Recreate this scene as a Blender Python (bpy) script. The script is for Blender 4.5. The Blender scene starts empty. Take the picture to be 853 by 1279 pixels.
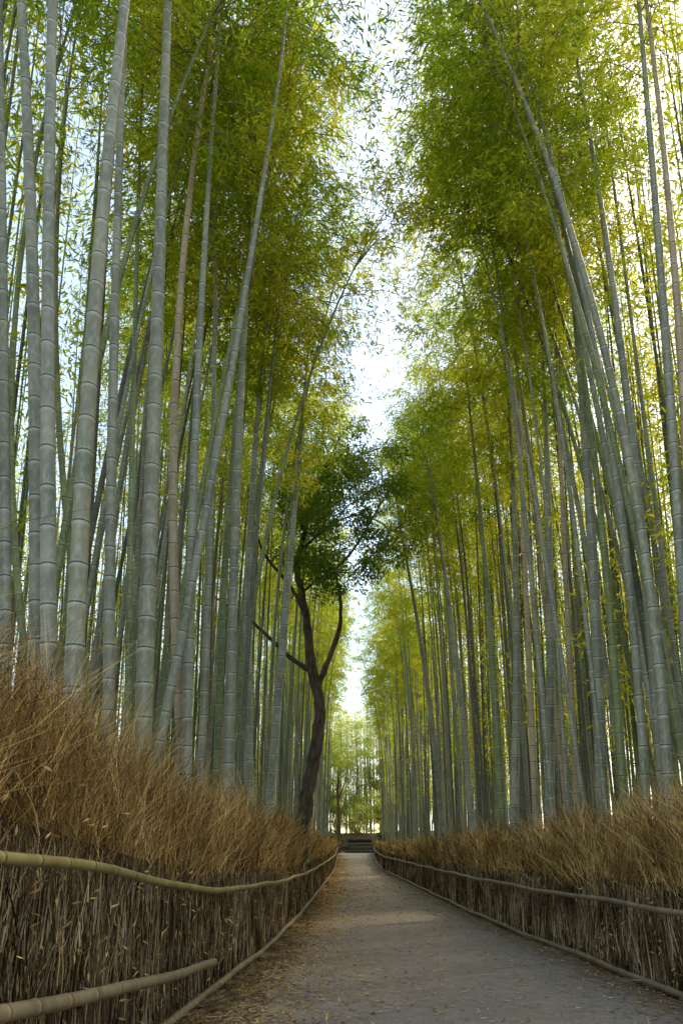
import bpy, math, random
import numpy as np
from mathutils import Matrix, Vector, Euler
random.seed(7)
C = bpy.context.scene.collection
R = math.radians

# ------------------------------------------------------------------ camera
F = 834.0; PV = 889.0; PITCH = R(12); YAW = R(0.93); CAMZ = 1.5
cam = bpy.data.cameras.new('camera'); co = bpy.data.objects.new('camera', cam); C.objects.link(co)
co.location = (0, 0, CAMZ); co.rotation_euler = (R(90) + PITCH, 0, YAW)
cam.sensor_width = 36; cam.lens = F / 1279 * 36; cam.shift_y = (PV - 639.5) / 1279
cam.clip_end = 2000; cam.clip_start = 0.05
bpy.context.scene.camera = co
RM = np.array(co.rotation_euler.to_matrix())
def at(u, v, Y):
    d = RM @ np.array([(u - 426.5) / F, (PV - v) / F, -1.0])
    t = Y / d[1]
    return np.array([0, 0, CAMZ]) + d * t

# ------------------------------------------------------------------ light
w = bpy.data.worlds.new("World"); bpy.context.scene.world = w; w.use_nodes = True
nt = w.node_tree; bg = nt.nodes['Background']
sky = nt.nodes.new('ShaderNodeTexSky'); sky.sky_type = 'NISHITA'; sky.sun_disc = False
ELEV, AZ = 48, 55
sky.sun_elevation = R(ELEV); sky.sun_rotation = R(AZ); sky.air_density = 1.0; sky.dust_density = .7; sky.ozone_density = 1.0
wb = nt.nodes.new('ShaderNodeMix'); wb.data_type = 'RGBA'; wb.blend_type = 'MULTIPLY'; wb.inputs[0].default_value = 1
wb.inputs[7].default_value = (1.18, 1.0, .81, 1)
nt.links.new(sky.outputs[0], wb.inputs[6]); nt.links.new(wb.outputs[2], bg.inputs[0]); bg.inputs[1].default_value = 0.6
sl = bpy.data.lights.new('sun', 'SUN'); sl.energy = 5; sl.angle = R(6); sl.color = (1, 0.86, 0.6)
so = bpy.data.objects.new('sun', sl); C.objects.link(so)
dv = Vector((math.sin(R(AZ)) * math.cos(R(ELEV)), math.cos(R(AZ)) * math.cos(R(ELEV)), math.sin(R(ELEV))))
so.rotation_euler = dv.to_track_quat('Z', 'Y').to_euler(); so.location = (0, 0, 60)
vs = bpy.context.scene.view_settings
vs.view_transform = 'Standard'; vs.look = 'None'; vs.exposure = 0

# ------------------------------------------------------------------ materials
def newmat(name):
    m = bpy.data.materials.new(name); m.use_nodes = True
    n = m.node_tree; n.nodes.clear()
    out = n.nodes.new('ShaderNodeOutputMaterial')
    return m, n, out
def N(n, t, **k):
    x = n.nodes.new(t)
    for a, b in k.items(): setattr(x, a, b)
    return x
def ramp(n, stops, src, interp='LINEAR'):
    r = n.nodes.new('ShaderNodeValToRGB'); r.color_ramp.interpolation = interp
    e = r.color_ramp.elements
    while len(e) < len(stops): e.new(0.5)
    for i, (p, c) in enumerate(stops):
        e[i].position = p; e[i].color = (*c, 1)
    n.links.new(src, r.inputs[0]); return r.outputs[0]
def mixc(n, a, b, f, mode='MIX'):
    m = n.nodes.new('ShaderNodeMix'); m.data_type = 'RGBA'; m.blend_type = mode
    for s, val in ((m.inputs[6], a), (m.inputs[7], b)):
        if isinstance(val, tuple): s.default_value = (*val, 1)
        else: n.links.new(val, s)
    if isinstance(f, float): m.inputs[0].default_value = f
    else: n.links.new(f, m.inputs[0])
    return m.outputs[2]
def noise(n, scale, detail=4, coord=None, scl=None):
    t = n.nodes.new('ShaderNodeTexNoise'); t.inputs['Scale'].default_value = scale; t.inputs['Detail'].default_value = detail
    if coord is not None:
        if scl:
            mp = n.nodes.new('ShaderNodeMapping'); mp.inputs['Scale'].default_value = scl
            n.links.new(coord, mp.inputs[0]); n.links.new(mp.outputs[0], t.inputs[0])
        else: n.links.new(coord, t.inputs[0])
    return t.outputs[0]

def leaf_mat(name, stops, tstops, tf=0.5):
    m, n, out = newmat(name)
    g = N(n, 'ShaderNodeNewGeometry'); oi = N(n, 'ShaderNodeObjectInfo')
    nz = noise(n, 0.5, 0, g.outputs['Position'])
    a = N(n, 'ShaderNodeMath', operation='MULTIPLY_ADD'); n.links.new(g.outputs['Random Per Island'], a.inputs[0]); a.inputs[1].default_value = 0.5
    b = N(n, 'ShaderNodeMath', operation='MULTIPLY_ADD'); n.links.new(oi.outputs['Random'], b.inputs[0]); b.inputs[1].default_value = 0.3
    n.links.new(nz, b.inputs[2]); 
    s = N(n, 'ShaderNodeMath', operation='SUBTRACT'); n.links.new(b.outputs[0], s.inputs[0]); s.inputs[1].default_value = 0.4
    n.links.new(s.outputs[0], a.inputs[2])
    c1 = ramp(n, stops, a.outputs[0]); c2 = ramp(n, tstops, a.outputs[0])
    d = N(n, 'ShaderNodeBsdfDiffuse'); n.links.new(c1, d.inputs[0])
    t = N(n, 'ShaderNodeBsdfTranslucent'); n.links.new(c2, t.inputs[0])
    mx = N(n, 'ShaderNodeMixShader'); mx.inputs[0].default_value = tf
    n.links.new(d.outputs[0], mx.inputs[1]); n.links.new(t.outputs[0], mx.inputs[2]); n.links.new(mx.outputs[0], out.inputs[0])
    return m
M_leaf = leaf_mat('bamboo_leaf', [(0, (.04, .09, .013)), (.5, (.13, .2, .022)), (1, (.45, .39, .045))],
                  [(0, (.2, .38, .025)), (.5, (.56, .64, .035)), (1, (.98, .84, .07))], .6)
M_dark = leaf_mat('broad_leaf_dark', [(0, (.04, .08, .02)), (1, (.11, .17, .035))],
                  [(0, (.12, .22, .025)), (1, (.32, .42, .04))], .45)
M_light = leaf_mat('far_leaf', [(0, (.13, .18, .04)), (1, (.33, .36, .08))],
                   [(0, (.34, .45, .08)), (1, (.7, .72, .14))], .5)

def culm_mat(name, base, dark, pale, warm, ring=.5):
    m, n, out = newmat(name)
    uv = N(n, 'ShaderNodeUVMap'); sp = N(n, 'ShaderNodeSeparateXYZ'); n.links.new(uv.outputs[0], sp.inputs[0])
    fr = N(n, 'ShaderNodeMath', operation='FRACT'); n.links.new(sp.outputs[1], fr.inputs[0])
    g = N(n, 'ShaderNodeNewGeometry'); oi = N(n, 'ShaderNodeObjectInfo')
    n1 = noise(n, 2.2, 4, g.outputs['Position'], (2, 2, .7))
    n2 = noise(n, 11.0, 5, g.outputs['Position'], (2, 2, .9))
    fl = N(n, 'ShaderNodeMath', operation='FLOOR'); n.links.new(sp.outputs[1], fl.inputs[0])
    wn = N(n, 'ShaderNodeTexWhiteNoise', noise_dimensions='2D')
    cb = N(n, 'ShaderNodeCombineXYZ'); n.links.new(fl.outputs[0], cb.inputs[0]); n.links.new(oi.outputs['Random'], cb.inputs[1])
    n.links.new(cb.outputs[0], wn.inputs[0])
    c = mixc(n, base, warm, oi.outputs['Random'])
    k = ramp(n, [(.38, (0, 0, 0)), (.68, (.95, .95, .95))], n1)
    c = mixc(n, c, dark, k)
    k2 = ramp(n, [(.45, (0, 0, 0)), (.8, (.6, .6, .6))], n2)
    c = mixc(n, c, pale, k2)
    k3 = ramp(n, [(0, (.82, .82, .82)), (1, (1.1, 1.1, 1.1))], wn.outputs[0])
    c = mixc(n, c, k3, 1.0, 'MULTIPLY')
    band = ramp(n, [(0, (0, 0, 0)), (.86, (0, 0, 0)), (.95, (ring,) * 3), (.975, (ring,) * 3), (.985, (0, 0, 0))], fr.outputs[0])
    c = mixc(n, c, pale, band)
    scar = ramp(n, [(0, (.95, .95, .95)), (.014, (.85, .85, .85)), (.035, (0, 0, 0)), (.975, (0, 0, 0)), (.985, (.95, .95, .95))], fr.outputs[0])
    c = mixc(n, c, (.04, .04, .028), scar)
    ledge = ramp(n, [(0, (0, 0, 0)), (.03, (0, 0, 0)), (.045, (ring * .7,) * 3), (.07, (0, 0, 0))], fr.outputs[0])
    c = mixc(n, c, pale, ledge)
    p = N(n, 'ShaderNodeBsdfPrincipled'); n.links.new(c, p.inputs['Base Color']); p.inputs['Roughness'].default_value = .45
    p.inputs['Specular IOR Level'].default_value = .4
    n.links.new(p.outputs[0], out.inputs[0]); return m
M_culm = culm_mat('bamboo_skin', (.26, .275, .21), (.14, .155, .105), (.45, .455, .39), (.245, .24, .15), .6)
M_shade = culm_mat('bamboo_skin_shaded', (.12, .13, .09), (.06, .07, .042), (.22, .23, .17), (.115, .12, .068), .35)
M_green = culm_mat('bamboo_skin_green', (.17, .22, .09), (.1, .135, .045), (.36, .39, .25), (.21, .235, .08))
M_tan = culm_mat('bamboo_skin_dry', (.43, .34, .22), (.27, .2, .12), (.57, .5, .38), (.39, .3, .18), .3)
M_rail = culm_mat('bamboo_rail', (.31, .25, .09), (.19, .145, .052), (.4, .34, .16), (.27, .22, .075))
M_rail2 = culm_mat('weathered_rail', (.25, .195, .125), (.15, .112, .07), (.36, .3, .2), (.25, .195, .11))

def simple(name, stops, scale, rough=.85, detail=6, bump=0., scl=None, island=0.0, trans=0.):
    m, n, out = newmat(name)
    g = N(n, 'ShaderNodeNewGeometry')
    z = noise(n, scale, detail, g.outputs['Position'], scl)
    src = z
    if island:
        a = N(n, 'ShaderNodeMath', operation='MULTIPLY_ADD'); n.links.new(g.outputs['Random Per Island'], a.inputs[0]); a.inputs[1].default_value = island
        s = N(n, 'ShaderNodeMath', operation='SUBTRACT'); n.links.new(z, s.inputs[0]); s.inputs[1].default_value = island / 2
        n.links.new(s.outputs[0], a.inputs[2]); src = a.outputs[0]
    c = ramp(n, stops, src)
    if bump or not island:
        p = N(n, 'ShaderNodeBsdfPrincipled'); n.links.new(c, p.inputs['Base Color']); p.inputs['Roughness'].default_value = rough
        p.inputs['Specular IOR Level'].default_value = .25
        if bump:
            b = N(n, 'ShaderNodeBump'); b.inputs['Strength'].default_value = bump; b.inputs['Distance'].default_value = .02
            n.links.new(z, b.inputs['Height']); n.links.new(b.outputs[0], p.inputs['Normal'])
    else:
        p = N(n, 'ShaderNodeBsdfDiffuse'); n.links.new(c, p.inputs[0])
    n.links.new(p.outputs[0], out.inputs[0]); return m
M_twig = simple('brushwood_twig', [(0, (.02, .014, .008)), (.4, (.1, .068, .036)), (.7, (.25, .175, .09)), (1, (.56, .43, .25))], 1.5, detail=2, island=.95)
M_tips = simple('brush_tips', [(0, (.05, .03, .013)), (.4, (.23, .14, .052)), (.7, (.54, .35, .12)), (1, (.95, .67, .28))], 1.2, detail=2, island=.95)
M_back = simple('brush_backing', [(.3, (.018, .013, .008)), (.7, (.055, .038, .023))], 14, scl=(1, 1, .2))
M_ground = simple('leaf_litter', [(.3, (.05, .037, .022)), (.6, (.13, .095, .055)), (.8, (.2, .15, .09))], 6, bump=.6)
M_bark = simple('dark_bark', [(.3, (.025, .019, .014)), (.7, (.12, .095, .07))], 9, bump=.8, scl=(1, 1, .35))
M_branch = simple('bamboo_branch', [(.3, (.15, .16, .06)), (.7, (.28, .28, .12))], 5, detail=1)
M_brown = simple('reddish_wood', [(.3, (.06, .03, .02)), (.7, (.15, .08, .05))], 7)
M_fallen = simple('fallen_leaf', [(.1, (.16, .09, .04)), (.5, (.42, .26, .1)), (1, (.68, .49, .21))], 2, rough=.7, detail=2, island=.9)

def path_material():
    m, n, out = newmat('worn_asphalt')
    g = N(n, 'ShaderNodeNewGeometry')
    big = noise(n, .55, 5, g.outputs['Position'])
    fine = noise(n, 90, 3, g.outputs['Position'])
    mid = noise(n, 6, 6, g.outputs['Position'])
    c = ramp(n, [(.3, (.27, .222, .185)), (.7, (.33, .28, .24))], big)
    c = mixc(n, c, ramp(n, [(.35, (.68, .66, .64)), (.65, (1.28, 1.28, 1.28))], fine), 1.0, 'MULTIPLY')
    c = mixc(n, c, ramp(n, [(.3, (.86, .84, .82)), (.7, (1.08, 1.08, 1.06))], mid), 1.0, 'MULTIPLY')
    uv = N(n, 'ShaderNodeUVMap'); sp = N(n, 'ShaderNodeSeparateXYZ'); n.links.new(uv.outputs[0], sp.inputs[0])
    ad = N(n, 'ShaderNodeMath', operation='MULTIPLY_ADD'); n.links.new(mid, ad.inputs[0]); ad.inputs[1].default_value = .25; n.links.new(sp.outputs[0], ad.inputs[2])
    e = ramp(n, [(0.2, (.9, .9, .9)), (.34, (0, 0, 0)), (.95, (0, 0, 0)), (1.05, (.8, .8, .8))], ad.outputs[0])
    c = mixc(n, c, (.17, .112, .065), e)
    p = N(n, 'ShaderNodeBsdfPrincipled'); n.links.new(c, p.inputs['Base Color']); p.inputs['Roughness'].default_value = .85
    b = N(n, 'ShaderNodeBump'); b.inputs['Strength'].default_value = .5; b.inputs['Distance'].default_value = .01
    n.links.new(fine, b.inputs['Height']); n.links.new(b.outputs[0], p.inputs['Normal'])
    n.links.new(p.outputs[0], out.inputs[0]); return m
M_path = path_material()

# ------------------------------------------------------------------ mesh helpers
def build(name, parts, parent=None, smooth=False):
    V, Q, MI, UVs, mats = [], [], [], [], []
    off = 0
    for (v, q, m, uv) in parts:
        v = np.asarray(v, float); q = np.asarray(q, int)
        V.append(v); Q.append(q + off); off += len(v)
        if m not in mats: mats.append(m)
        MI.append(np.full(len(q), mats.index(m)))
        UVs.append(uv if uv is not None else np.zeros((len(q) * 4, 2)))
    V = np.concatenate(V); Q = np.concatenate(Q); MI = np.concatenate(MI); UVs = np.concatenate(UVs)
    me = bpy.data.meshes.new(name)
    me.vertices.add(len(V)); me.vertices.foreach_set('co', V.astype(np.float32).ravel())
    me.loops.add(Q.size); me.loops.foreach_set('vertex_index', Q.astype(np.int32).ravel())
    me.polygons.add(len(Q)); me.polygons.foreach_set('loop_start', np.arange(0, Q.size, 4, dtype=np.int32))
    me.polygons.foreach_set('loop_total', np.full(len(Q), 4, dtype=np.int32))
    me.update(calc_edges=True)
    me.polygons.foreach_set('material_index', MI.astype(np.int32))
    me.polygons.foreach_set('use_smooth', np.full(len(Q), smooth))
    u = me.uv_layers.new(name='UVMap'); u.data.foreach_set('uv', UVs.astype(np.float32).ravel())
    for m in mats: me.materials.append(m)
    me.validate()
    o = bpy.data.objects.new(name, me); C.objects.link(o)
    if parent is not None: o.parent = parent
    return o
def tag(o, label=None, cat=None, group=None, kind=None):
    if label: o['label'] = label
    if cat: o['category'] = cat
    if group: o['group'] = group
    if kind: o['kind'] = kind
    return o
def empty(name, loc=(0, 0, 0)):
    o = bpy.data.objects.new(name, None); C.objects.link(o); o.location = loc; o.empty_display_size = .2
    return o
def tube(P, rad, sides=10, vv=None):
    P = np.asarray(P, float); n = len(P); rad = np.broadcast_to(rad, (n,)).astype(float)
    T = np.gradient(P, axis=0); T /= np.linalg.norm(T, axis=1)[:, None] + 1e-9
    ref = np.array([0, 1, 0.]) if abs(T[0, 1]) < .8 else np.array([1., 0, 0])
    A = np.cross(T, ref); A /= np.linalg.norm(A, axis=1)[:, None] + 1e-9
    B = np.cross(T, A)
    th = np.linspace(0, 2 * math.pi, sides, endpoint=False)
    V = P[:, None, :] + rad[:, None, None] * (np.cos(th)[None, :, None] * A[:, None, :] + np.sin(th)[None, :, None] * B[:, None, :])
    V = V.reshape(-1, 3)
    i = np.arange(n - 1)[:, None]; j = np.arange(sides)[None, :]; j2 = (j + 1) % sides
    Q = np.stack([i * sides + j, i * sides + j2, (i + 1) * sides + j2, (i + 1) * sides + j], -1).reshape(-1, 4)
    if vv is None: vv = np.arange(n) * .3
    u0 = np.broadcast_to(j / sides, (n - 1, sides)); u1 = u0 + 1 / sides
    v0 = np.broadcast_to(vv[:-1, None], (n - 1, sides)); v1 = np.broadcast_to(vv[1:, None], (n - 1, sides))
    UV = np.stack([np.stack([u0, v0], -1), np.stack([u1, v0], -1), np.stack([u1, v1], -1), np.stack([u0, v1], -1)], 2).reshape(-1, 2)
    return V, Q, UV
def capped(P, rad, sides=10, vv=None):
    P = np.asarray(P, float); rad = np.broadcast_to(rad, (len(P),)).astype(float)
    P = np.vstack([P[:1] , P, P[-1:]]); 
    d0 = (P[2] - P[1]); d1 = (P[-2] - P[-3]); 
    P[0] = P[1] - d0 * 1e-3; P[-1] = P[-2] + d1 * 1e-3
    rad = np.concatenate([[1e-4], rad, [1e-4]])
    if vv is not None: vv = np.concatenate([[vv[0]], vv, [vv[-1]]])
    return tube(P, rad, sides, vv)
def jointed(curve, L, r0, rfun, sides, inter=.33, seed=0, caps=False):
    r_ = np.random.default_rng(seed)
    s, rr, vv = [], [], []
    p = 0; k = 0
    while p < L - .02:
        d = inter * (0.6 + .4 * min(1, p / 2.5)) * r_.uniform(.9, 1.1)
        d = min(d, L - p)
        for f, m in ((0.0, 1.08), (.02 / d if d > .1 else .1, 1.0), (.5, .985), (1 - .03 / d if d > .1 else .9, 1.02)):
            s.append(p + f * d); rr.append(m); vv.append(k + f)
        p += d; k += 1
    s.append(L); rr.append(1.05); vv.append(k)
    s = np.array(s); rr = np.array(rr) * r0 * rfun(s / L)
    return (capped if caps else tube)(curve(s), rr, sides, np.array(vv))
def leaves(P, D, L, W, r_):
    n = len(P); D = D / (np.linalg.norm(D, axis=1)[:, None] + 1e-9)
    ref = r_.normal(size=(n, 3)); S = np.cross(D, ref); S /= np.linalg.norm(S, axis=1)[:, None] + 1e-9
    L = np.broadcast_to(L, (n,))[:, None]; W = np.broadcast_to(W, (n,))[:, None]
    Nn = np.cross(D, S)
    a = P; b = P + D * L * .38 + S * W * .5 + Nn * W * .12; c = P + D * L - np.array([0, 0, 1]) * L * .08; d = P + D * L * .38 - S * W * .5 + Nn * W * .12
    V = np.stack([a, b, c, d], 1).reshape(-1, 3); Q = np.arange(4 * n).reshape(-1, 4)
    return V, Q
def strands(P, D, L, W, bendv, r_, seg=3):
    n = len(P); D = D / (np.linalg.norm(D, axis=1)[:, None] + 1e-9)
    ref = r_.normal(size=(n, 3)); A = np.cross(D, ref); A /= np.linalg.norm(A, axis=1)[:, None] + 1e-9; B = np.cross(D, A)
    ts = np.linspace(0, 1, seg + 1); Vs = []
    for t in ts:
        c = P + D * (L * t)[:, None] + bendv * (t * t)
        rr = (W * .5 * (1 - .75 * t))[:, None]
        for k in range(3):
            th = k * 2.0944
            Vs.append(c + rr * (math.cos(th) * A + math.sin(th) * B))
    V = np.stack(Vs, 1).reshape(-1, 3); m = 3 * (seg + 1)
    q = []
    for i in range(seg):
        for k in range(3): q.append([i * 3 + k, i * 3 + (k + 1) % 3, (i + 1) * 3 + (k + 1) % 3, (i + 1) * 3 + k])
    q = np.array(q); Q = (np.arange(n)[:, None, None] * m + q[None]).reshape(-1, 4)
    return V, Q

# ------------------------------------------------------------------ ground & path
YL = [-6, 1, 6, 8, 11, 17, 30, 43, 60, 86, 130]; XLv = [-2.2, -1.95, -1.7, -1.56, -1.42, -1.32, -1.25, -1.2, -1.5, -1.9, -2.5]
YR = [-6, 2, 7, 10.75, 16, 30, 42, 60, 86, 130]; XRv = [3.9, 3.7, 3.5, 3.3, 3.0, 2.5, 1.95, 2.1, 2.7, 3.2]
def XL(Y): return np.interp(Y, YL, XLv)
def XR(Y): return np.interp(Y, YR, XRv)
def ZG(Y):
    Y = np.asarray(Y, float); return 1.5 * np.clip((Y - 12) / 73, 0, 1.35) ** 1.3
def GZ(X, Y):
    X = np.asarray(X, float); Y = np.asarray(Y, float)
    d = np.maximum(XL(Y) - X, X - XR(Y)); s = np.clip((d - .3) / 2.2, 0, 1); s = s * s * (3 - 2 * s)
    bank = np.clip((Y - 88.5) / 7, 0, 1); bank = bank * bank * (3 - 2 * bank)
    return ZG(Y) - .05 + .35 * s + 2.6 * bank + .05 * np.sin(X * 1.7) * np.cos(Y * 1.3) * s
gx = np.concatenate([np.linspace(-400, -30, 10), np.linspace(-28, 28, 90), np.linspace(30, 400, 10)])
gy = np.concatenate([np.linspace(-300, -8, 8), np.linspace(-6, 110, 140), np.linspace(115, 900, 14)])
GX, GY = np.meshgrid(gx, gy); gz = GZ(GX, GY)
nx, ny = len(gx), len(gy)
i, j = np.meshgrid(np.arange(nx - 1), np.arange(ny - 1)); a = (j * nx + i).ravel()
tag(build('ground', [(np.stack([GX, GY, gz], -1).reshape(-1, 3), np.stack([a, a + 1, a + nx + 1, a + nx], 1), M_ground, None)], smooth=True), kind='structure')
py = np.concatenate([np.linspace(-8, 20, 60), np.linspace(20.5, 88, 80)]); ts = np.linspace(0, 1, 13)
PX = (XL(py) - .25)[:, None] * (1 - ts) + (XR(py) + .25)[:, None] * ts
PZ = ZG(py)[:, None] + .02 * (1 - (2 * ts - 1) ** 2)[None, :] + .004
V = np.stack([PX, np.broadcast_to(py[:, None], PX.shape), PZ], -1).reshape(-1, 3)
i, j = np.meshgrid(np.arange(12), np.arange(len(py) - 1)); a = (j * 13 + i).ravel()
Q = np.stack([a, a + 1, a + 14, a + 13], 1); uvv = np.stack([np.broadcast_to(ts, PX.shape), PX * 0], -1).reshape(-1, 2)
tag(build('path', [(V, Q, M_path, uvv[Q.ravel()])], smooth=True), kind='structure')

# fallen leaves
n = 46000; r_ = np.random.default_rng(3)
Y = np.exp(r_.uniform(math.log(3.5), math.log(80), n)); t = np.where(r_.random(n) < .62, r_.beta(.9, 8, n), r_.beta(.45, .33, n))
X = XL(Y) + .02 + (XR(Y) - XL(Y) - .04) * t
P = np.stack([X, Y, ZG(Y) + .012 + .02 * (1 - (2 * t - 1) ** 2) + r_.uniform(0, .012, n)], 1)
D = np.stack([r_.normal(size=n), r_.normal(size=n), r_.normal(0, .12, n)], 1)
Dn = D / np.linalg.norm(D, axis=1)[:, None]; S = np.cross(Dn, np.stack([r_.normal(0, .2, n), r_.normal(0, .2, n), np.ones(n)], 1))
L = (r_.uniform(.035, .09, n) * np.clip(Y / 12, 1, 2))[:, None]; W = L * .28
V = np.stack([P, P + Dn * L * .4 + S * W * .5, P + Dn * L + [0, 0, .006], P + Dn * L * .4 - S * W * .5], 1).reshape(-1, 3)
tag(build('fallen_leaves', [(V, np.arange(4 * n).reshape(-1, 4), M_fallen, None)]), 'dry yellow brown bamboo leaves scattered over the path', 'fallen leaves', kind='stuff')

# ------------------------------------------------------------------ brushwood fences
def fence(side, name, label, zrail, ztop, nface, ntips, y0, seed):
    r_ = np.random.default_rng(seed)
    root = empty(name, (XL(8) if side < 0 else XR(8), 8, 0)); off = -np.array(root.location)
    tag(root, label, 'fence')
    EX = (lambda Y: XL(Y)) if side < 0 else (lambda Y: XR(Y))
    y1 = 85
    ys = np.linspace(y0, y1, 120)
    V = []
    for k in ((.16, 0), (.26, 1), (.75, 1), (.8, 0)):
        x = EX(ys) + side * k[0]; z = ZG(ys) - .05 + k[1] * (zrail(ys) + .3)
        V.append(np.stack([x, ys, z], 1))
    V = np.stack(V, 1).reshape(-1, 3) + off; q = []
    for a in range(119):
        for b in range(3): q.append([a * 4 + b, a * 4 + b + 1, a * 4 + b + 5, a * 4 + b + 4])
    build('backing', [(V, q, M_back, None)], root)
    n = nface
    Y = np.exp(r_.uniform(math.log(max(y0, .8)), math.log(y1), n)); zt = zrail(Y)
    h0 = r_.uniform(-.1, .9, n) * zt; dep = r_.uniform(-.01, .12, n) + .08 * h0 / zt
    P = np.stack([EX(Y) + side * (.04 + dep), Y, ZG(Y) + np.maximum(h0, .01)], 1)
    L = r_.uniform(.15, .7, n) * np.clip(1.2 - h0 / zt * .7, .35, 1.2)
    lean = r_.normal(.1, .2, n) + .12 * np.sin(Y * 4 + h0 * 3)
    wild = np.where(r_.random(n) < .1, 2.8, 1.0)
    D = np.stack([side * .08 + r_.normal(0, .06, n), lean * wild, np.ones(n)], 1)
    W = np.maximum(.004 + .014 * r_.random(n) ** 2, .0014 * Y)
    bv = np.stack([r_.normal(0, .02, n), r_.normal(0, .05, n), np.zeros(n)], 1)
    a1 = strands(P + off, D, L, W, bv, r_, 2)
    build('brushwood_face', [(*a1, M_twig, None)], root)
    n = ntips
    Y = np.exp(r_.uniform(math.log(max(y0, .8)), math.log(y1), n)); zr = zrail(Y); zt = ztop(Y)
    dep = r_.uniform(.1, .85, n)
    ntuft = 1400; tl = r_.normal(0, .32, ntuft); th = r_.normal(0, .2, ntuft); tx = r_.normal(0, .22, ntuft)
    key = (np.floor(np.log(Y) * 45 + r_.normal(0, .5, n)).astype(int) * 4 + np.floor(dep * 4).astype(int)) % ntuft
    st = np.clip(r_.uniform(-.1, .85, n), -.25, 1)
    P = np.stack([EX(Y) + side * (.06 + dep), Y, ZG(Y) + zr + st * (zt - zr)], 1)
    rnd = r_.random(n)
    L = (zt - zr) * ((1 - np.clip(st, 0, 1) * .7) * r_.uniform(.2, .85, n) + th[key]) + np.where(rnd < .07, .38, 0)
    L = np.clip(L, .1, 2)
    wild = np.where(r_.random(n) < .25, 2.4, 1.0)
    D = np.stack([-side * .12 * (1 - dep) + np.abs(tx[key]) * side * .6 + r_.normal(0, .17, n) * wild, .0 + tl[key] + r_.normal(0, .28, n) * wild, np.ones(n)], 1)
    W = np.maximum(.0026 + .005 * r_.random(n) ** 2.5, .0008 * Y)
    bv = np.stack([r_.normal(0, .24, n), tl[key] * .4 + r_.normal(0, .32, n), -r_.uniform(0, .3, n)], 1) * np.clip(L, .1, 1.5)[:, None]
    a2 = strands(P + off, D, L, W, bv, r_, 3)
    build('brush_tips', [(*a2, M_tips, None)], root)
    n = 600
    Y = np.exp(r_.uniform(math.log(3), math.log(20), n)); hh = r_.uniform(.1, 1.4, n) * zrail(Y)
    lvs = leaves(np.stack([EX(Y) - side * r_.uniform(-.05, .03, n), Y, ZG(Y) + hh], 1) + off, r_.normal(size=(n, 3)), r_.uniform(.05, .1, n), .018, r_)
    build('caught_leaves', [(*lvs, M_fallen, None)], root)
    n = 6500 if side < 0 else 1500
    Y = np.exp(r_.uniform(math.log(3.2), math.log(22), n)); o_ = .05 + (.85 if side < 0 else .3) * r_.beta(1, 2.4, n) * np.clip(1.3 - Y / 22, .3, 1)
    P = np.stack([EX(Y) - side * o_, Y, ZG(Y) + r_.uniform(.02, .07, n) * (1 - o_ * .6)], 1)
    D = np.stack([r_.normal(0, .7, n), r_.normal(0, 1, n), r_.normal(.05, .12, n)], 1)
    L = r_.uniform(.05, .3, n); W = .003 + .007 * r_.random(n) ** 2
    a3 = strands(P + off, D, L, W, np.zeros((n, 3)), r_, 1)
    build('dropped_twigs', [(*a3, M_twig, None)], root)
    return root, off, EX
def rail(root, off, pts, r, m, name='rail', seed=1, dense=True):
    pts = np.array(pts, float); d = np.concatenate([[0], np.cumsum(np.linalg.norm(np.diff(pts, axis=0), axis=1))])
    s = np.linspace(0, d[-1], 400); q = np.stack([np.interp(s, d, pts[:, k]) for k in range(3)], 1)
    ker = np.hanning(15); ker /= ker.sum()
    qp = np.vstack([np.repeat(q[:1], 7, 0), q, np.repeat(q[-1:], 7, 0)])
    sm = np.stack([np.convolve(qp[:, k], ker, 'valid') for k in range(3)], 1)
    rr = np.random.default_rng(seed); ph = rr.uniform(0, 6, 4)
    def cv2(t):
        o = np.stack([np.interp(t, s, sm[:, k]) for k in range(3)], 1)
        o[:, 2] += .012 * np.sin(t * 1.3 + ph[0]) + .006 * np.sin(t * 3.1 + ph[1]); return o + off
    V, Q, UV = jointed(cv2, d[-1], r, lambda x: 1 - .1 * x, 10, .36, seed, caps=True)
    return build(name, [(V, Q, m, UV)], root, smooth=True)

zrl = lambda Y: np.interp(Y, [0, 3.7, 4.7, 6.6, 9, 13, 20, 85], [1.55, 1.5, 1.38, 1.16, 1.06, 1.0, .92, .9])
ztl = lambda Y: np.interp(Y, [0, 4, 7, 12, 20, 40, 85], [2.95, 2.75, 2.4, 2.3, 2.15, 1.8, 1.4])
rootL, offL, _ = fence(-1, 'brushwood_fence', 'tall shaggy brushwood fence with bamboo rails along the left edge of the path', zrl, ztl, 60000, 62000, 1.2, 11)
ys = np.concatenate([np.linspace(.6, 8, 20), np.linspace(9, 85, 40)])
rail(rootL, offL, np.stack([XL(ys) + .1, ys, ZG(ys) + zrl(ys)], 1), .034, M_rail, 'top_rail', 2)
ys = np.linspace(3, 85, 70)
rail(rootL, offL, np.stack([XL(ys) + .09, ys, ZG(ys) + .08], 1), .04, M_rail2, 'base_rail', 3)
rail(rootL, offL, [(-1.78, 1.6, .97), (-1.7, 3.2, .75), (-1.6, 5.2, .56), (-1.46, 7.4, .37)], .047, M_rail2, 'loose_pole', 4)
zrr = lambda Y: np.interp(Y, [0, 7, 16, 85], [.92, .9, .9, .85])
ztr = lambda Y: np.interp(Y, [0, 7, 12, 20, 40, 85], [2.35, 2.25, 2.05, 1.85, 1.6, 1.3])
rootR, offR, _ = fence(1, 'brushwood_fence', 'brushwood fence with two thin bamboo rails along the right edge of the path', zrr, ztr, 46000, 50000, 3.0, 12)
ys = np.concatenate([np.linspace(2, 16, 20), np.linspace(18, 85, 40)])
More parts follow.
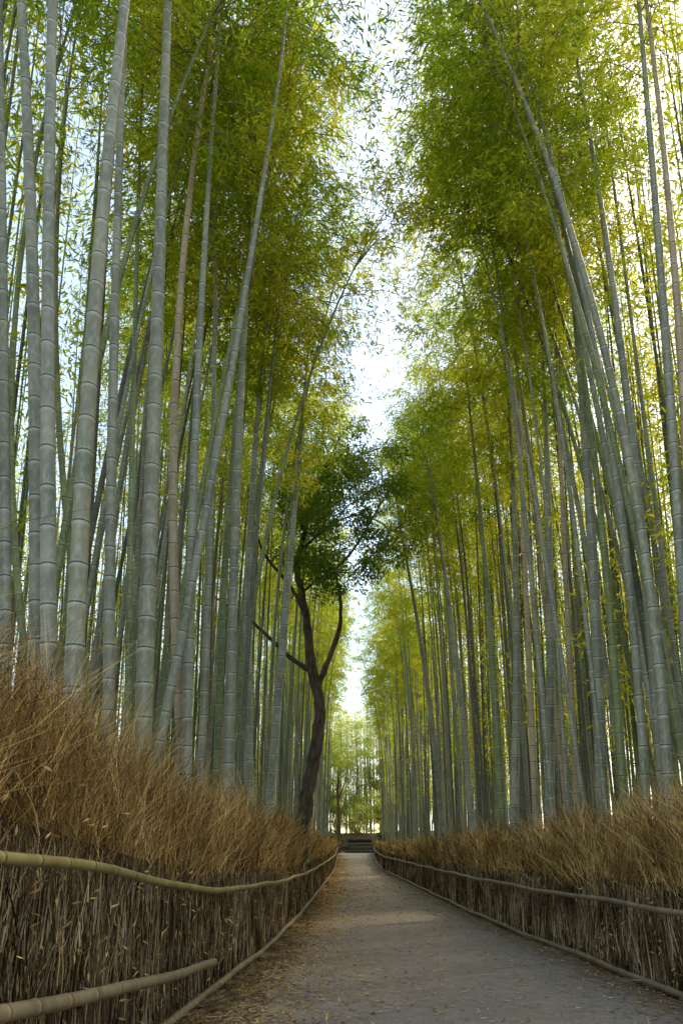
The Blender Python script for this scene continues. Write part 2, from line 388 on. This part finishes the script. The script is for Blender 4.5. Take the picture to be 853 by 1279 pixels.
rail(rootR, offR, np.stack([XR(ys) - .1, ys, ZG(ys) + zrr(ys)], 1), .034, M_rail2, 'top_rail', 5)
rail(rootR, offR, np.stack([XR(ys) - .09, ys, ZG(ys) + .08], 1), .04, M_rail2, 'base_rail', 6)

# ------------------------------------------------------------------ bamboo
def foliage_arrays(curve, H, zb, seed, nb=60, ns=11, nl=6, Lb=2.0, ll=.19):
    r_ = np.random.default_rng(seed)
    t = (np.arange(nb) + r_.uniform(0, .9, nb)) / nb; t = t ** .85; z = zb + t * (H - zb)
    base = curve(z)
    az = r_.uniform(0, 6.283, nb)
    prof = (.3 + .8 * np.sin(np.clip(t, 0, 1) * 2.6 + .2)) * r_.uniform(.5, 1.2, nb)
    ln = Lb * np.clip(prof, .22, 1.3)
    out = np.stack([np.cos(az), np.sin(az), np.zeros(nb)], 1)
    def bp(s):
        up = (.75 * s - .85 * s * s)
        return base[:, None, :] + ln[:, None, None] * (out[:, None, :] * s[..., None] + np.array([0, 0, 1.]) * up[..., None])
    s = np.sqrt(r_.uniform(.04, 1.05, (nb, ns)))
    sp = bp(s).reshape(-1, 3) + r_.normal(0, .15, (nb * ns, 3)) * np.array([1, 1, .7])
    oo = np.repeat(out, ns, 0)
    m = len(sp)
    P = np.repeat(sp, nl, 0) + r_.normal(0, .05, (m * nl, 3))
    D = np.repeat(oo, nl, 0) * .5 + r_.normal(0, .6, (m * nl, 3)); D[:, 2] = D[:, 2] * .5 - .45
    L = r_.uniform(.7, 1.25, m * nl) * ll; W = L * .2
    lv = leaves(P, D, L, W, r_)
    seg = bp(np.broadcast_to(np.linspace(0, 1, 5), (nb, 5)))
    th = np.array([0, 2.094, 4.189])
    side = np.stack([-np.sin(az), np.cos(az), np.zeros(nb)], 1)
    ring = []
    for a in range(5):
        rr = .010 * (1 - .75 * a / 4)
        for h in th: ring.append(seg[:, a] + rr * (math.cos(h) * side + math.sin(h) * np.array([0, 0, 1.])))
    Vb = np.stack(ring, 1).reshape(-1, 3); q = []
    for a in range(4):
        for b in range(3): q.append([a * 3 + b, a * 3 + (b + 1) % 3, a * 3 + 3 + (b + 1) % 3, a * 3 + 3 + b])
    Qb = (np.arange(nb)[:, None, None] * 15 + np.array(q)[None]).reshape(-1, 4)
    return lv, (Vb, Qb)
def make_bamboo(curve, H, r0, zb, seed, mat, sides=10, nb=60, ll=.19, loc=(0, 0, 0), ns=11, Lb=2.0):
    root = empty('bamboo', loc)
    V, Q, UV = jointed(curve, H, r0, lambda x: 1 - .86 * x ** 1.5, sides, .38 if r0 > .055 else .33, seed)
    build('culm', [(V, Q, mat, UV)], root, smooth=True)
    lv, br = foliage_arrays(curve, H, zb, seed, nb=nb, ll=ll, ns=ns, Lb=Lb)
    build('branches', [(*br, M_branch, None)], root)
    build('foliage', [(*lv, M_leaf, None)], root)
    return root

G, T, K = M_green, M_tan, M_culm
heroes = [
 ([(8, 800), (6, 400), (2, 0)], 6.6, 15, K, 'grey bamboo stem rising at the far left edge of the view'),
 ([(46, 800), (46, 450), (32, 0)], 6.2, 20, K, 'thick pale grey bamboo stem second in from the left edge'),
 ([(62, 820), (63, 450), (72, 0)], 5.8, 21, K, 'thick grey bamboo nearly upright just left of the leaning pale one'),
 ([(92, 860), (112, 480), (157, 0)], 5.6, 24, K, 'very thick pale bamboo leaning right behind the left brush fence'),
 ([(136, 860), (141, 520), (153, 100)], 7, 15, K, 'medium grey bamboo between the two thickest pale stems on the left'),
 ([(178, 930), (195, 480), (212, 0)], 6.8, 22, K, 'thickest upright pale bamboo with even dark joints left of the path'),
 ([(196, 950), (255, 650), (352, 60)], 8.6, 12, K, 'slender bamboo leaning strongly right across its neighbours on the left'),
 ([(228, 940), (216, 560), (243, 240), (281, 0)], 9.0, 13, T, 'tan tinged bamboo curving right in the middle of the left stand'),
 ([(233, 960), (243, 600), (276, 60)], 8.8, 13, K, 'grey bamboo slightly right of the thickest upright stem'),
 ([(286, 980), (296, 600), (330, 0)], 10, 14, K, 'straight grey bamboo leaning gently toward the path gap'),
 ([(312, 1000), (316, 600), (386, 60)], 12.0, 14, K, 'whitish bamboo curving right to the edge of the sky gap'),
 ([(336, 1010), (370, 620), (396, 320)], 14.5, 11, K, 'slim whitish bamboo leaning over beside the dark tree'),
 ([(272, 970), (288, 600), (345, 130)], 11.5, 10, G, 'thin greenish bamboo behind the straight grey ones left of the gap'),
 ([(30, 800), (18, 400), (90, 10)], 8.5, 10, G, 'thin green bamboo bowing right at the upper left corner'),
 ([(110, 850), (75, 560), (95, 0)], 9.5, 10, G, 'thin olive bamboo behind the leaning pale stem'),
 ([(160, 900), (165, 560), (180, 0)], 9.5, 9, G, 'narrow green bamboo seen just left of the thickest upright stem'),
 ([(252, 960), (263, 640), (268, 150)], 11, 10, K, 'narrow grey bamboo standing straight among the left group'),
 ([(833, 960), (795, 640), (590, 0)], 8.9, 13, K, 'long pale bamboo arching far left over the path from the right'),
 ([(805, 965), (768, 600), (622, 0)], 9.6, 11, K, 'second pale bamboo arching left beside the longest arching one'),
 ([(750, 985), (735, 600), (690, 100)], 11.5, 15, K, 'thick pale upright bamboo in the right hand front row'),
 ([(822, 930), (792, 560), (714, 0)], 9.4, 13, K, 'pale bamboo leaning left near the right edge'),
 ([(858, 830), (832, 420), (800, 0)], 8.6, 15, K, 'grey bamboo with bold joints beside the right edge of the view'),
 ([(868, 900), (856, 500), (815, 0)], 8.4, 13, T, 'brownish bamboo at the extreme right edge'),
 ([(627, 1025), (607, 720), (560, 290)], 16.5, 11, G, 'green bamboo with pale joint rings leaning left midway along the right fence'),
 ([(669, 1025), (657, 740), (645, 400)], 14.5, 8, T, 'dry tan bamboo stem bright against the dark right hand grove'),
 ([(686, 1005), (684, 640), (668, 300)], 13.5, 12, K, 'broad grey bamboo right of the dry tan stem'),
 ([(721, 1015), (704, 700), (690, 400)], 12.8, 8, T, 'second dry tan bamboo leaning left in the right hand grove'),
 ([(590, 1030), (566, 800), (530, 560)], 19, 8, K, 'slim pale bamboo leaning left close to the sky gap on the right'),
 ([(642, 1005), (641, 640), (618, 340)], 15.5, 12, K, 'upright grey bamboo between the green stem and the dry tan stem'),
 ([(776, 975), (757, 700), (700, 250)], 11.2, 11, G, 'olive bamboo tucked behind the thick pale upright one on the right'),
 ([(552, 1035), (525, 800), (500, 660)], 24, 7, K, 'thin pale bamboo leaning out over the far part of the path'),
]
placed = []
for i, (pts, Y0, wpx, mat, lab) in enumerate(heroes):
    while True:
        W3 = np.array([at(u, v, Y0) for u, v in pts])
        deg = min(2, len(pts) - 1)
        cz = W3[:, 2]; zmin = cz.min(); zmax = cz.max(); cx = np.polyfit(cz, W3[:, 0], deg); der = np.polyder(cx)
        g0 = .3 + float(ZG(Y0))
        def X_at(z):
            zc = np.clip(z, zmin, zmax); return np.polyval(cx, zc) + np.polyval(der, zc) * (z - zc) * .6
        x0 = float(X_at(np.array([g0]))[0])
        if (x0 < 0 and x0 > XL(Y0) - .55) or (x0 >= 0 and x0 < XR(Y0) + .5): Y0 += .25; continue
        break
    dr = random.uniform(-.03, .04); H = random.uniform(18, 21) if Y0 < 12.5 else random.uniform(15, 17.5)
    base = np.array([x0, Y0, float(GZ(x0, Y0)) - .05])
    def curve(s, X_at=X_at, base=base, dr=dr, zm=float(np.mean(cz))):
        z = base[2] + s
        return np.stack([X_at(z) - base[0], dr * (s - zm * .5) * .6, s], 1)
    rad = min(wpx * Y0 / 853 * .5, .1)
    b = make_bamboo(curve, H, rad * 1.1, H * random.uniform(.64, .76), 100 + i, mat, 14, nb=48, ll=.14, loc=base, ns=15, Lb=2.2 if Y0 < 12 else 1.3)
    tag(b, lab, 'bamboo'); placed.append((x0, Y0))

protos = []
for k in range(12):
    r_ = random.Random(50 + k)
    H = r_.uniform(17, 21); ln = r_.uniform(-.012, .012); bd = r_.uniform(.3, 2.0); wy = r_.uniform(-.4, .4)
    def curve(s, H=H, ln=ln, bd=bd, wy=wy):
        q = s / H
        return np.stack([ln * s + bd * q ** 3, wy * np.sin(q * 3) * .6, s - .25 * bd * q ** 4], 1)
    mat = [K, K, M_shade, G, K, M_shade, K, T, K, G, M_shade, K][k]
    b = make_bamboo(curve, H, r_.uniform(.034, .058), H * r_.uniform(.54, .76), 300 + k, mat, 8, nb=48, ll=.15, loc=(0, 0, -50), ns=14, Lb=1.85)
    protos.append([b, False])
LABL = 'slender bamboo stem in the crowded ranks behind the front stems left of the path'
LABR = 'slender bamboo stem in the crowded ranks behind the front stems right of the path'
def place(k, x, y, rz, sc, lab, grp, tilt, wx):
    b, used = protos[k]
    if used:
        r2 = b.copy(); C.objects.link(r2)
        for ch in list(b.children):
            c2 = ch.copy(); C.objects.link(c2); c2.parent = r2
        b = r2
    protos[k][1] = True
    b.location = (x, y, float(GZ(x, y)) - .05)
    b.rotation_euler = (Matrix.Rotation(rz, 3, 'Z') @ Matrix.Rotation(tilt, 3, 'Y')).to_euler()
    b.scale = (sc * wx, sc * wx, sc)
    tag(b, lab, 'bamboo', grp)
pr = random.Random(5); kk = 0
for side in (-1, 1):
    cnt = 0
    tries = 0
    while cnt < 134 and tries < 40000:
        tries += 1
        y = 8.5 + (pr.random() ** 1.4) * 64
        d = .7 + pr.random() ** 1.7 * 6.5 
        x = (XL(y) - d) if side < 0 else (XR(y) + d)
        if abs(x) / y > .53: continue
        if side < 0 and y < 12 and d < 1.8: continue
        md = .34 if y < 30 else .5
        if any((x - a) ** 2 + (y - b2) ** 2 < md ** 2 for a, b2 in placed): continue
        if side < 0 and 19 < y < 25 and d < 1.6: continue
        placed.append((x, y)); cnt += 1
        rz = (0 if side < 0 else math.pi) + pr.gauss(0, .45)
        if y < 13.5 and d > 1: tl = pr.gauss(.072, .02); wx = 1.15
        elif y < 24: tl = pr.gauss(.02, .014); wx = 1.0
        else: tl = pr.gauss(.005, .01); wx = .98
        place(kk % 12, x, y, rz, pr.uniform(.9, 1.1), LABL if side < 0 else LABR,
              'bamboo stems crowding left of the path' if side < 0 else 'bamboo stems crowding right of the path', tl, wx); kk += 1

# deeper grove as one mass
r_ = np.random.default_rng(21); parts = []
n = 3200; clx = []
for k in range(n):
    side = -1 if k % 9 in (0, 2, 4, 6) else 1
    y = -2 + 100 * r_.random() ** 1.6; d = 2.0 + 16 * r_.random() ** 1.15
    if y > 88: d = r_.uniform(1, 16)
    if y < 9: d = max(d, 4.2)
    if y < 1 and side < 0: continue  # right side keeps unseen near stems, added to shade the path
    x = (XL(y) - d) if side < 0 else (XR(y) + d)
    if side < 0 and y > 14 and abs(x) / y > .75: y = abs(x) / .7 + r_.uniform(0, 14)
    low = .24
    if k % 11 == 0: y = r_.uniform(99, 110); x = r_.uniform(-7, 8); low = .1
    H = r_.uniform(17, 21); ln = -side * r_.normal(.0, .018); ly = r_.normal(0, .02)
    s = np.linspace(0, H, 9); P = np.stack([x + ln * s, y + ly * s, GZ(x, y) + s], 1)
    V, Q, UV = tube(P, r_.uniform(.03, .055) * (1 - .85 * (s / H) ** 1.5), 6, s / .36)
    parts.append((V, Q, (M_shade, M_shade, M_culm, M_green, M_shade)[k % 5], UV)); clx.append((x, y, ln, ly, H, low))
cl = np.array(clx); far = (np.abs(cl[:, 0]) > 4.6) | (cl[:, 5] < .2); cl = cl[far]; nn = len(cl); m = 800000
wgt = np.where(cl[:, 5] < .2, 1.6, 1.0) * np.where((cl[:, 0] > 4) & (cl[:, 1] < 35), 1.5, 1.0); wgt /= wgt.sum()  # denser leaf on the near right, added to block sun streaks and fill gaps
idx = r_.choice(nn, m, p=wgt); q = cl[idx]
clc = r_.normal(0, 1, (nn, 20, 3)); hc = r_.uniform(0, 1, (nn, 20)); ci = r_.integers(0, 20, m)
h = (q[:, 5] + (1 - q[:, 5]) * hc[idx, ci]) * q[:, 4]
P = np.stack([q[:, 0] + q[:, 2] * h + clc[idx, ci, 0] * .7, q[:, 1] + q[:, 3] * h + clc[idx, ci, 1] * .7, h + GZ(q[:, 0], q[:, 1]) + .3 * clc[idx, ci, 2]], 1)
P += r_.normal(0, .34, (m, 3)) * np.array([1, 1, .6])
D = r_.normal(0, .7, (m, 3)); D[:, 2] = D[:, 2] * .5 - .4
L = r_.uniform(.14, .25, m) * np.where(q[:, 1] > 60, 1.4, 1)
lv = leaves(P, D, L, L * .22, r_)
parts.append((*lv, M_leaf, None))
tag(build('bamboo_grove', parts), 'dense mass of bamboo stems and leaves deep behind both stands', 'bamboo grove', kind='stuff')

# ------------------------------------------------------------------ broadleaf trees
def crown_leaves(centres, radii, n, size, r_, asp=.5):
    c = np.array(centres); rad = np.array(radii); wgt = rad ** 2.2; wgt = wgt / wgt.sum()
    idx = r_.choice(len(c), n, p=wgt)
    v = r_.normal(size=(n, 3)); v /= np.linalg.norm(v, axis=1)[:, None]
    rr = rad[idx] * r_.uniform(.15, 1.15, n) ** .6
    P = c[idx] + v * rr[:, None] * np.array([1, 1, .6])
    D = v * .6 + r_.normal(0, .6, (n, 3)); D[:, 2] -= .2
    L = r_.uniform(.7, 1.3, n) * size
    return leaves(P, D, L, L * asp, r_)
def limb(P, r0, r1, sides=10, seed=0):
    P = np.array(P, float); d = np.concatenate([[0], np.cumsum(np.linalg.norm(np.diff(P, axis=0), axis=1))])
    s = np.linspace(0, d[-1], max(8, int(d[-1] / .25)))
    q = np.stack([np.interp(s, d, P[:, k]) for k in range(3)], 1)
    for _ in range(3):
        q[1:-1] = (q[:-2] + q[1:-1] * 2 + q[2:]) / 4
    rr = np.random.default_rng(seed)
    q[1:-1] += rr.normal(0, .1 * r0, q[1:-1].shape)
    rad = np.linspace(r0, r1, len(s)) * (1 + rr.normal(0, .06, len(s)))
    return capped(q, rad, sides)
TY = 21
tb = at(378, 1035, TY); base = np.array([tb[0] - .1, TY, float(GZ(tb[0], TY)) - .1])
tree = empty('broadleaf_tree', base); tag(tree, 'crooked dark trunked broadleaf tree leaning among the bamboo at the left of the path', 'tree')
def tp(u, v, dy=0.): return at(u, v, TY + dy) - base
trunk_pts = [np.zeros(3), tp(376, 1030), tp(384, 990), tp(397, 920), tp(401, 880), tp(389, 838), tp(385, 790), tp(376, 740), tp(370, 700, .6), tp(384, 650, .3), tp(405, 590), tp(425, 545)]
build('trunk', [(*limb(trunk_pts, .27, .035, 14, 1)[:2], M_bark, None)], tree, smooth=True)
limbs = [([tp(397, 858), tp(408, 830), tp(424, 790), tp(427, 745), tp(418, 712), (tp(400, 690))], .1, .03),
         ([tp(389, 838), tp(365, 825), tp(340, 800), tp(310, 772, .5), tp(262, 742, 1)], .085, .03),
         ([tp(383, 775), tp(372, 745), tp(350, 715, -.4), tp(325, 690, -.8), tp(318, 650, -1)], .07, .025),
         ([tp(418, 712), tp(440, 690, -.5), tp(470, 640, -.5), tp(492, 600, -.4)], .045, .02),
         ([tp(378, 660, .3), tp(360, 610, .6), tp(352, 560, .8)], .06, .025),
         ([tp(405, 590), tp(440, 570), tp(475, 560)], .05, .02),
         ([tp(374, 690, .6), tp(410, 655), tp(450, 640, 1), tp(480, 655, 1)], .05, .02),
         ([tp(378, 740), tp(405, 715, .3), tp(450, 715, .5)], .045, .02)]
for k, (p, a, b) in enumerate(limbs):
    build('limb', [(*limb(p, a, b, 8, 20 + k)[:2], M_bark, None)], tree, smooth=True)
r_ = np.random.default_rng(31); cs, rs = [], []
while len(cs) < 150:
    u = r_.normal(415, 54); v = r_.normal(625, 66)
    if v < 495 or v > 760 or u < 320: continue
    cs.append(tp(u, v, r_.normal(-.6, 1.6))); rs.append(r_.uniform(.2, .62))
build('crown', [(*crown_leaves(cs, rs, 27000, .12, r_, .42), M_dark, None)], tree)

def far_tree(x, y, H, rad, seed, lab, mat=M_light, name='leafy_tree', lowc=.2, n=14000, grp=None):
    r_ = np.random.default_rng(seed); b = np.array([x, y, float(GZ(x, y)) - .1]); t = empty(name, b); tag(t, lab, 'tree', grp)
    lean = r_.uniform(-.06, .06)
    tr = [(0, 0, 0), (lean * H * .3, 0, H * .3), (lean * H * .4 + .3, .2, H * .55), (lean * H, 0, H * .85)]
    pt = [(*limb(tr, H * .014, .05, 8, seed)[:2], M_bark, None)]
    for k in range(6):
        a = r_.uniform(0, 6.28); z0 = H * r_.uniform(.3, .6); l = rad * r_.uniform(.5, .9)
        pt.append((*limb([(lean * z0, 0, z0), (lean * z0 + math.cos(a) * l * .5, math.sin(a) * l * .5, z0 + l * .4), (lean * z0 + math.cos(a) * l, math.sin(a) * l, z0 + l * .6)], H * .006, .03, 6, seed + k)[:2], M_bark, None))
    build('trunk', pt, t, smooth=True)
    cs, rs = [], []
    for _ in range(90):
        f = r_.uniform(0, 1); rr = rad * math.sin(.5 + f * 2.4) * math.sqrt(r_.uniform(.02, 1)); a = r_.uniform(0, 6.28)
        cs.append((lean * H * f + rr * math.cos(a), rr * math.sin(a), H * (lowc + (1 - lowc) * f))); rs.append(r_.uniform(.3, 1.2) * rad * .24)
    build('crown', [(*crown_leaves(cs, rs, n, .24, r_, .42), mat, None)], t)
far_tree(-5.0, 101, 15, 3.6, 41, 'bright green leafy tree closing the left end of the path', n=20000)
far_tree(6.0, 103, 15, 3.8, 42, 'bright green leafy tree closing the right end of the path', lowc=.1, n=20000)
p0 = at(423, 1052, 88); g = float(GZ(p0[0], 88))
st = empty('slim_tree', (p0[0], 88, g)); tag(st, 'slim reddish brown tree trunk standing at the far end of the path', 'tree')
build('trunk', [(*limb([(0, 0, -.2), (.05, 0, 4), (-.15, 0, 8), (.1, 0, 13)], .24, .1, 10, 5)[:2], M_brown, None)], st, smooth=True)
build('limb', [(*limb([(-.1, 0, 7), (.8, 0, 9), (1.2, 0, 11)], .1, .04, 8, 6)[:2], M_brown, None)], st, smooth=True)
r_ = np.random.default_rng(8)
build('crown', [(*crown_leaves([(r_.normal(0, 1.8), r_.normal(0, 1), 13 + r_.normal(0, 2.4)) for _ in range(40)], list(r_.uniform(.4, 1, 40)), 9000, .22, r_, .42), M_light, None)], st)

def shrub(x, y, w_, h, seed, mat, lab):
    r_ = np.random.default_rng(seed); b = np.array([x, y, float(GZ(x, y)) - .05]); t = empty('shrub', b); tag(t, lab, 'shrub')
    pt = []
    for k in range(9):
        a = r_.uniform(0, 6.28); pt.append((*limb([(0, 0, 0), (math.cos(a) * w_ * .2, math.sin(a) * w_ * .2, h * .5), (math.cos(a) * w_ * .45, math.sin(a) * w_ * .45, h * .95)], .04, .012, 5, seed + k)[:2], M_bark, None))
    build('stems', pt, t)
    cs = [(r_.normal(0, w_ * .36), r_.normal(0, w_ * .3), r_.uniform(.05, 1) * h) for _ in range(40)]
    build('foliage', [(*crown_leaves(cs, list(r_.uniform(.08, .2, 40) * w_), 8000, .17, r_, .4), mat, None)], t)
shrub(-2.4, 90.5, 2.0, 1.8, 61, M_dark, 'dark green shrub behind the left half of the end fence')
shrub(4.4, 90.5, 2.0, 2.0, 62, M_dark, 'dark green shrub behind the right half of the end fence')
shrub(.6, 95, 4.6, 4.2, 63, M_light, 'broad light green shrub above the log pile at the path end')
shrub(-2.4, 96, 4.0, 6, 64, M_light, 'light green shrub beyond the slim reddish trunk')
shrub(4.2, 96, 4.0, 6, 65, M_light, 'tall light green shrub at the right above the bank')

fy = 87.2; xa, xb = float(XL(86)) + .1, float(XR(86)) - .1; zg = float(ZG(fy))
ef = empty('end_fence', ((xa + xb) / 2, fy, zg)); tag(ef, 'low two rail bamboo fence crossing the far end of the path', 'fence')
eo = -np.array(ef.location)
for hz in (.35, .8):
    P = np.array([(xa, fy, zg + hz), ((xa + xb) / 2, fy, zg + hz + .01), (xb, fy, zg + hz)]) + eo
    build('rail', [(*capped(P, .065, 8)[:2], M_rail, None)], ef, smooth=True)
for k in range(6):
    x = xa + (xb - xa) * k / 5
    build('post', [(*capped(np.array([(x, fy + .11, zg - .2), (x, fy + .11, zg + .95)]) + eo, .055, 8)[:2], M_brown, None)], ef, smooth=True)
for k, (dx, yy, dz, L_) in enumerate([(0, 89, .2, 4.2), (.3, 90.1, .25, 3.8), (.1, 91.0, .3, 3.9), (-.2, 92.2, .3, 3.2)]):
    z0 = float(GZ(1.0, yy))
    o = build('log', [(*limb([(-L_ / 2, 0, 0), (0, .05, .03), (L_ / 2, 0, -.02)], .24, .2, 12, 70 + k)[:2], M_bark, None)], None, smooth=True)
    o.location = (1.2 + dx, yy, z0 + dz - .06)
    tag(o, ['lowest dark log lying just behind the end fence', 'second dark log up the bank behind the end fence', 'third dark log up the bank behind the end fence', 'short dark log highest on the bank behind the end fence'][k], 'log')
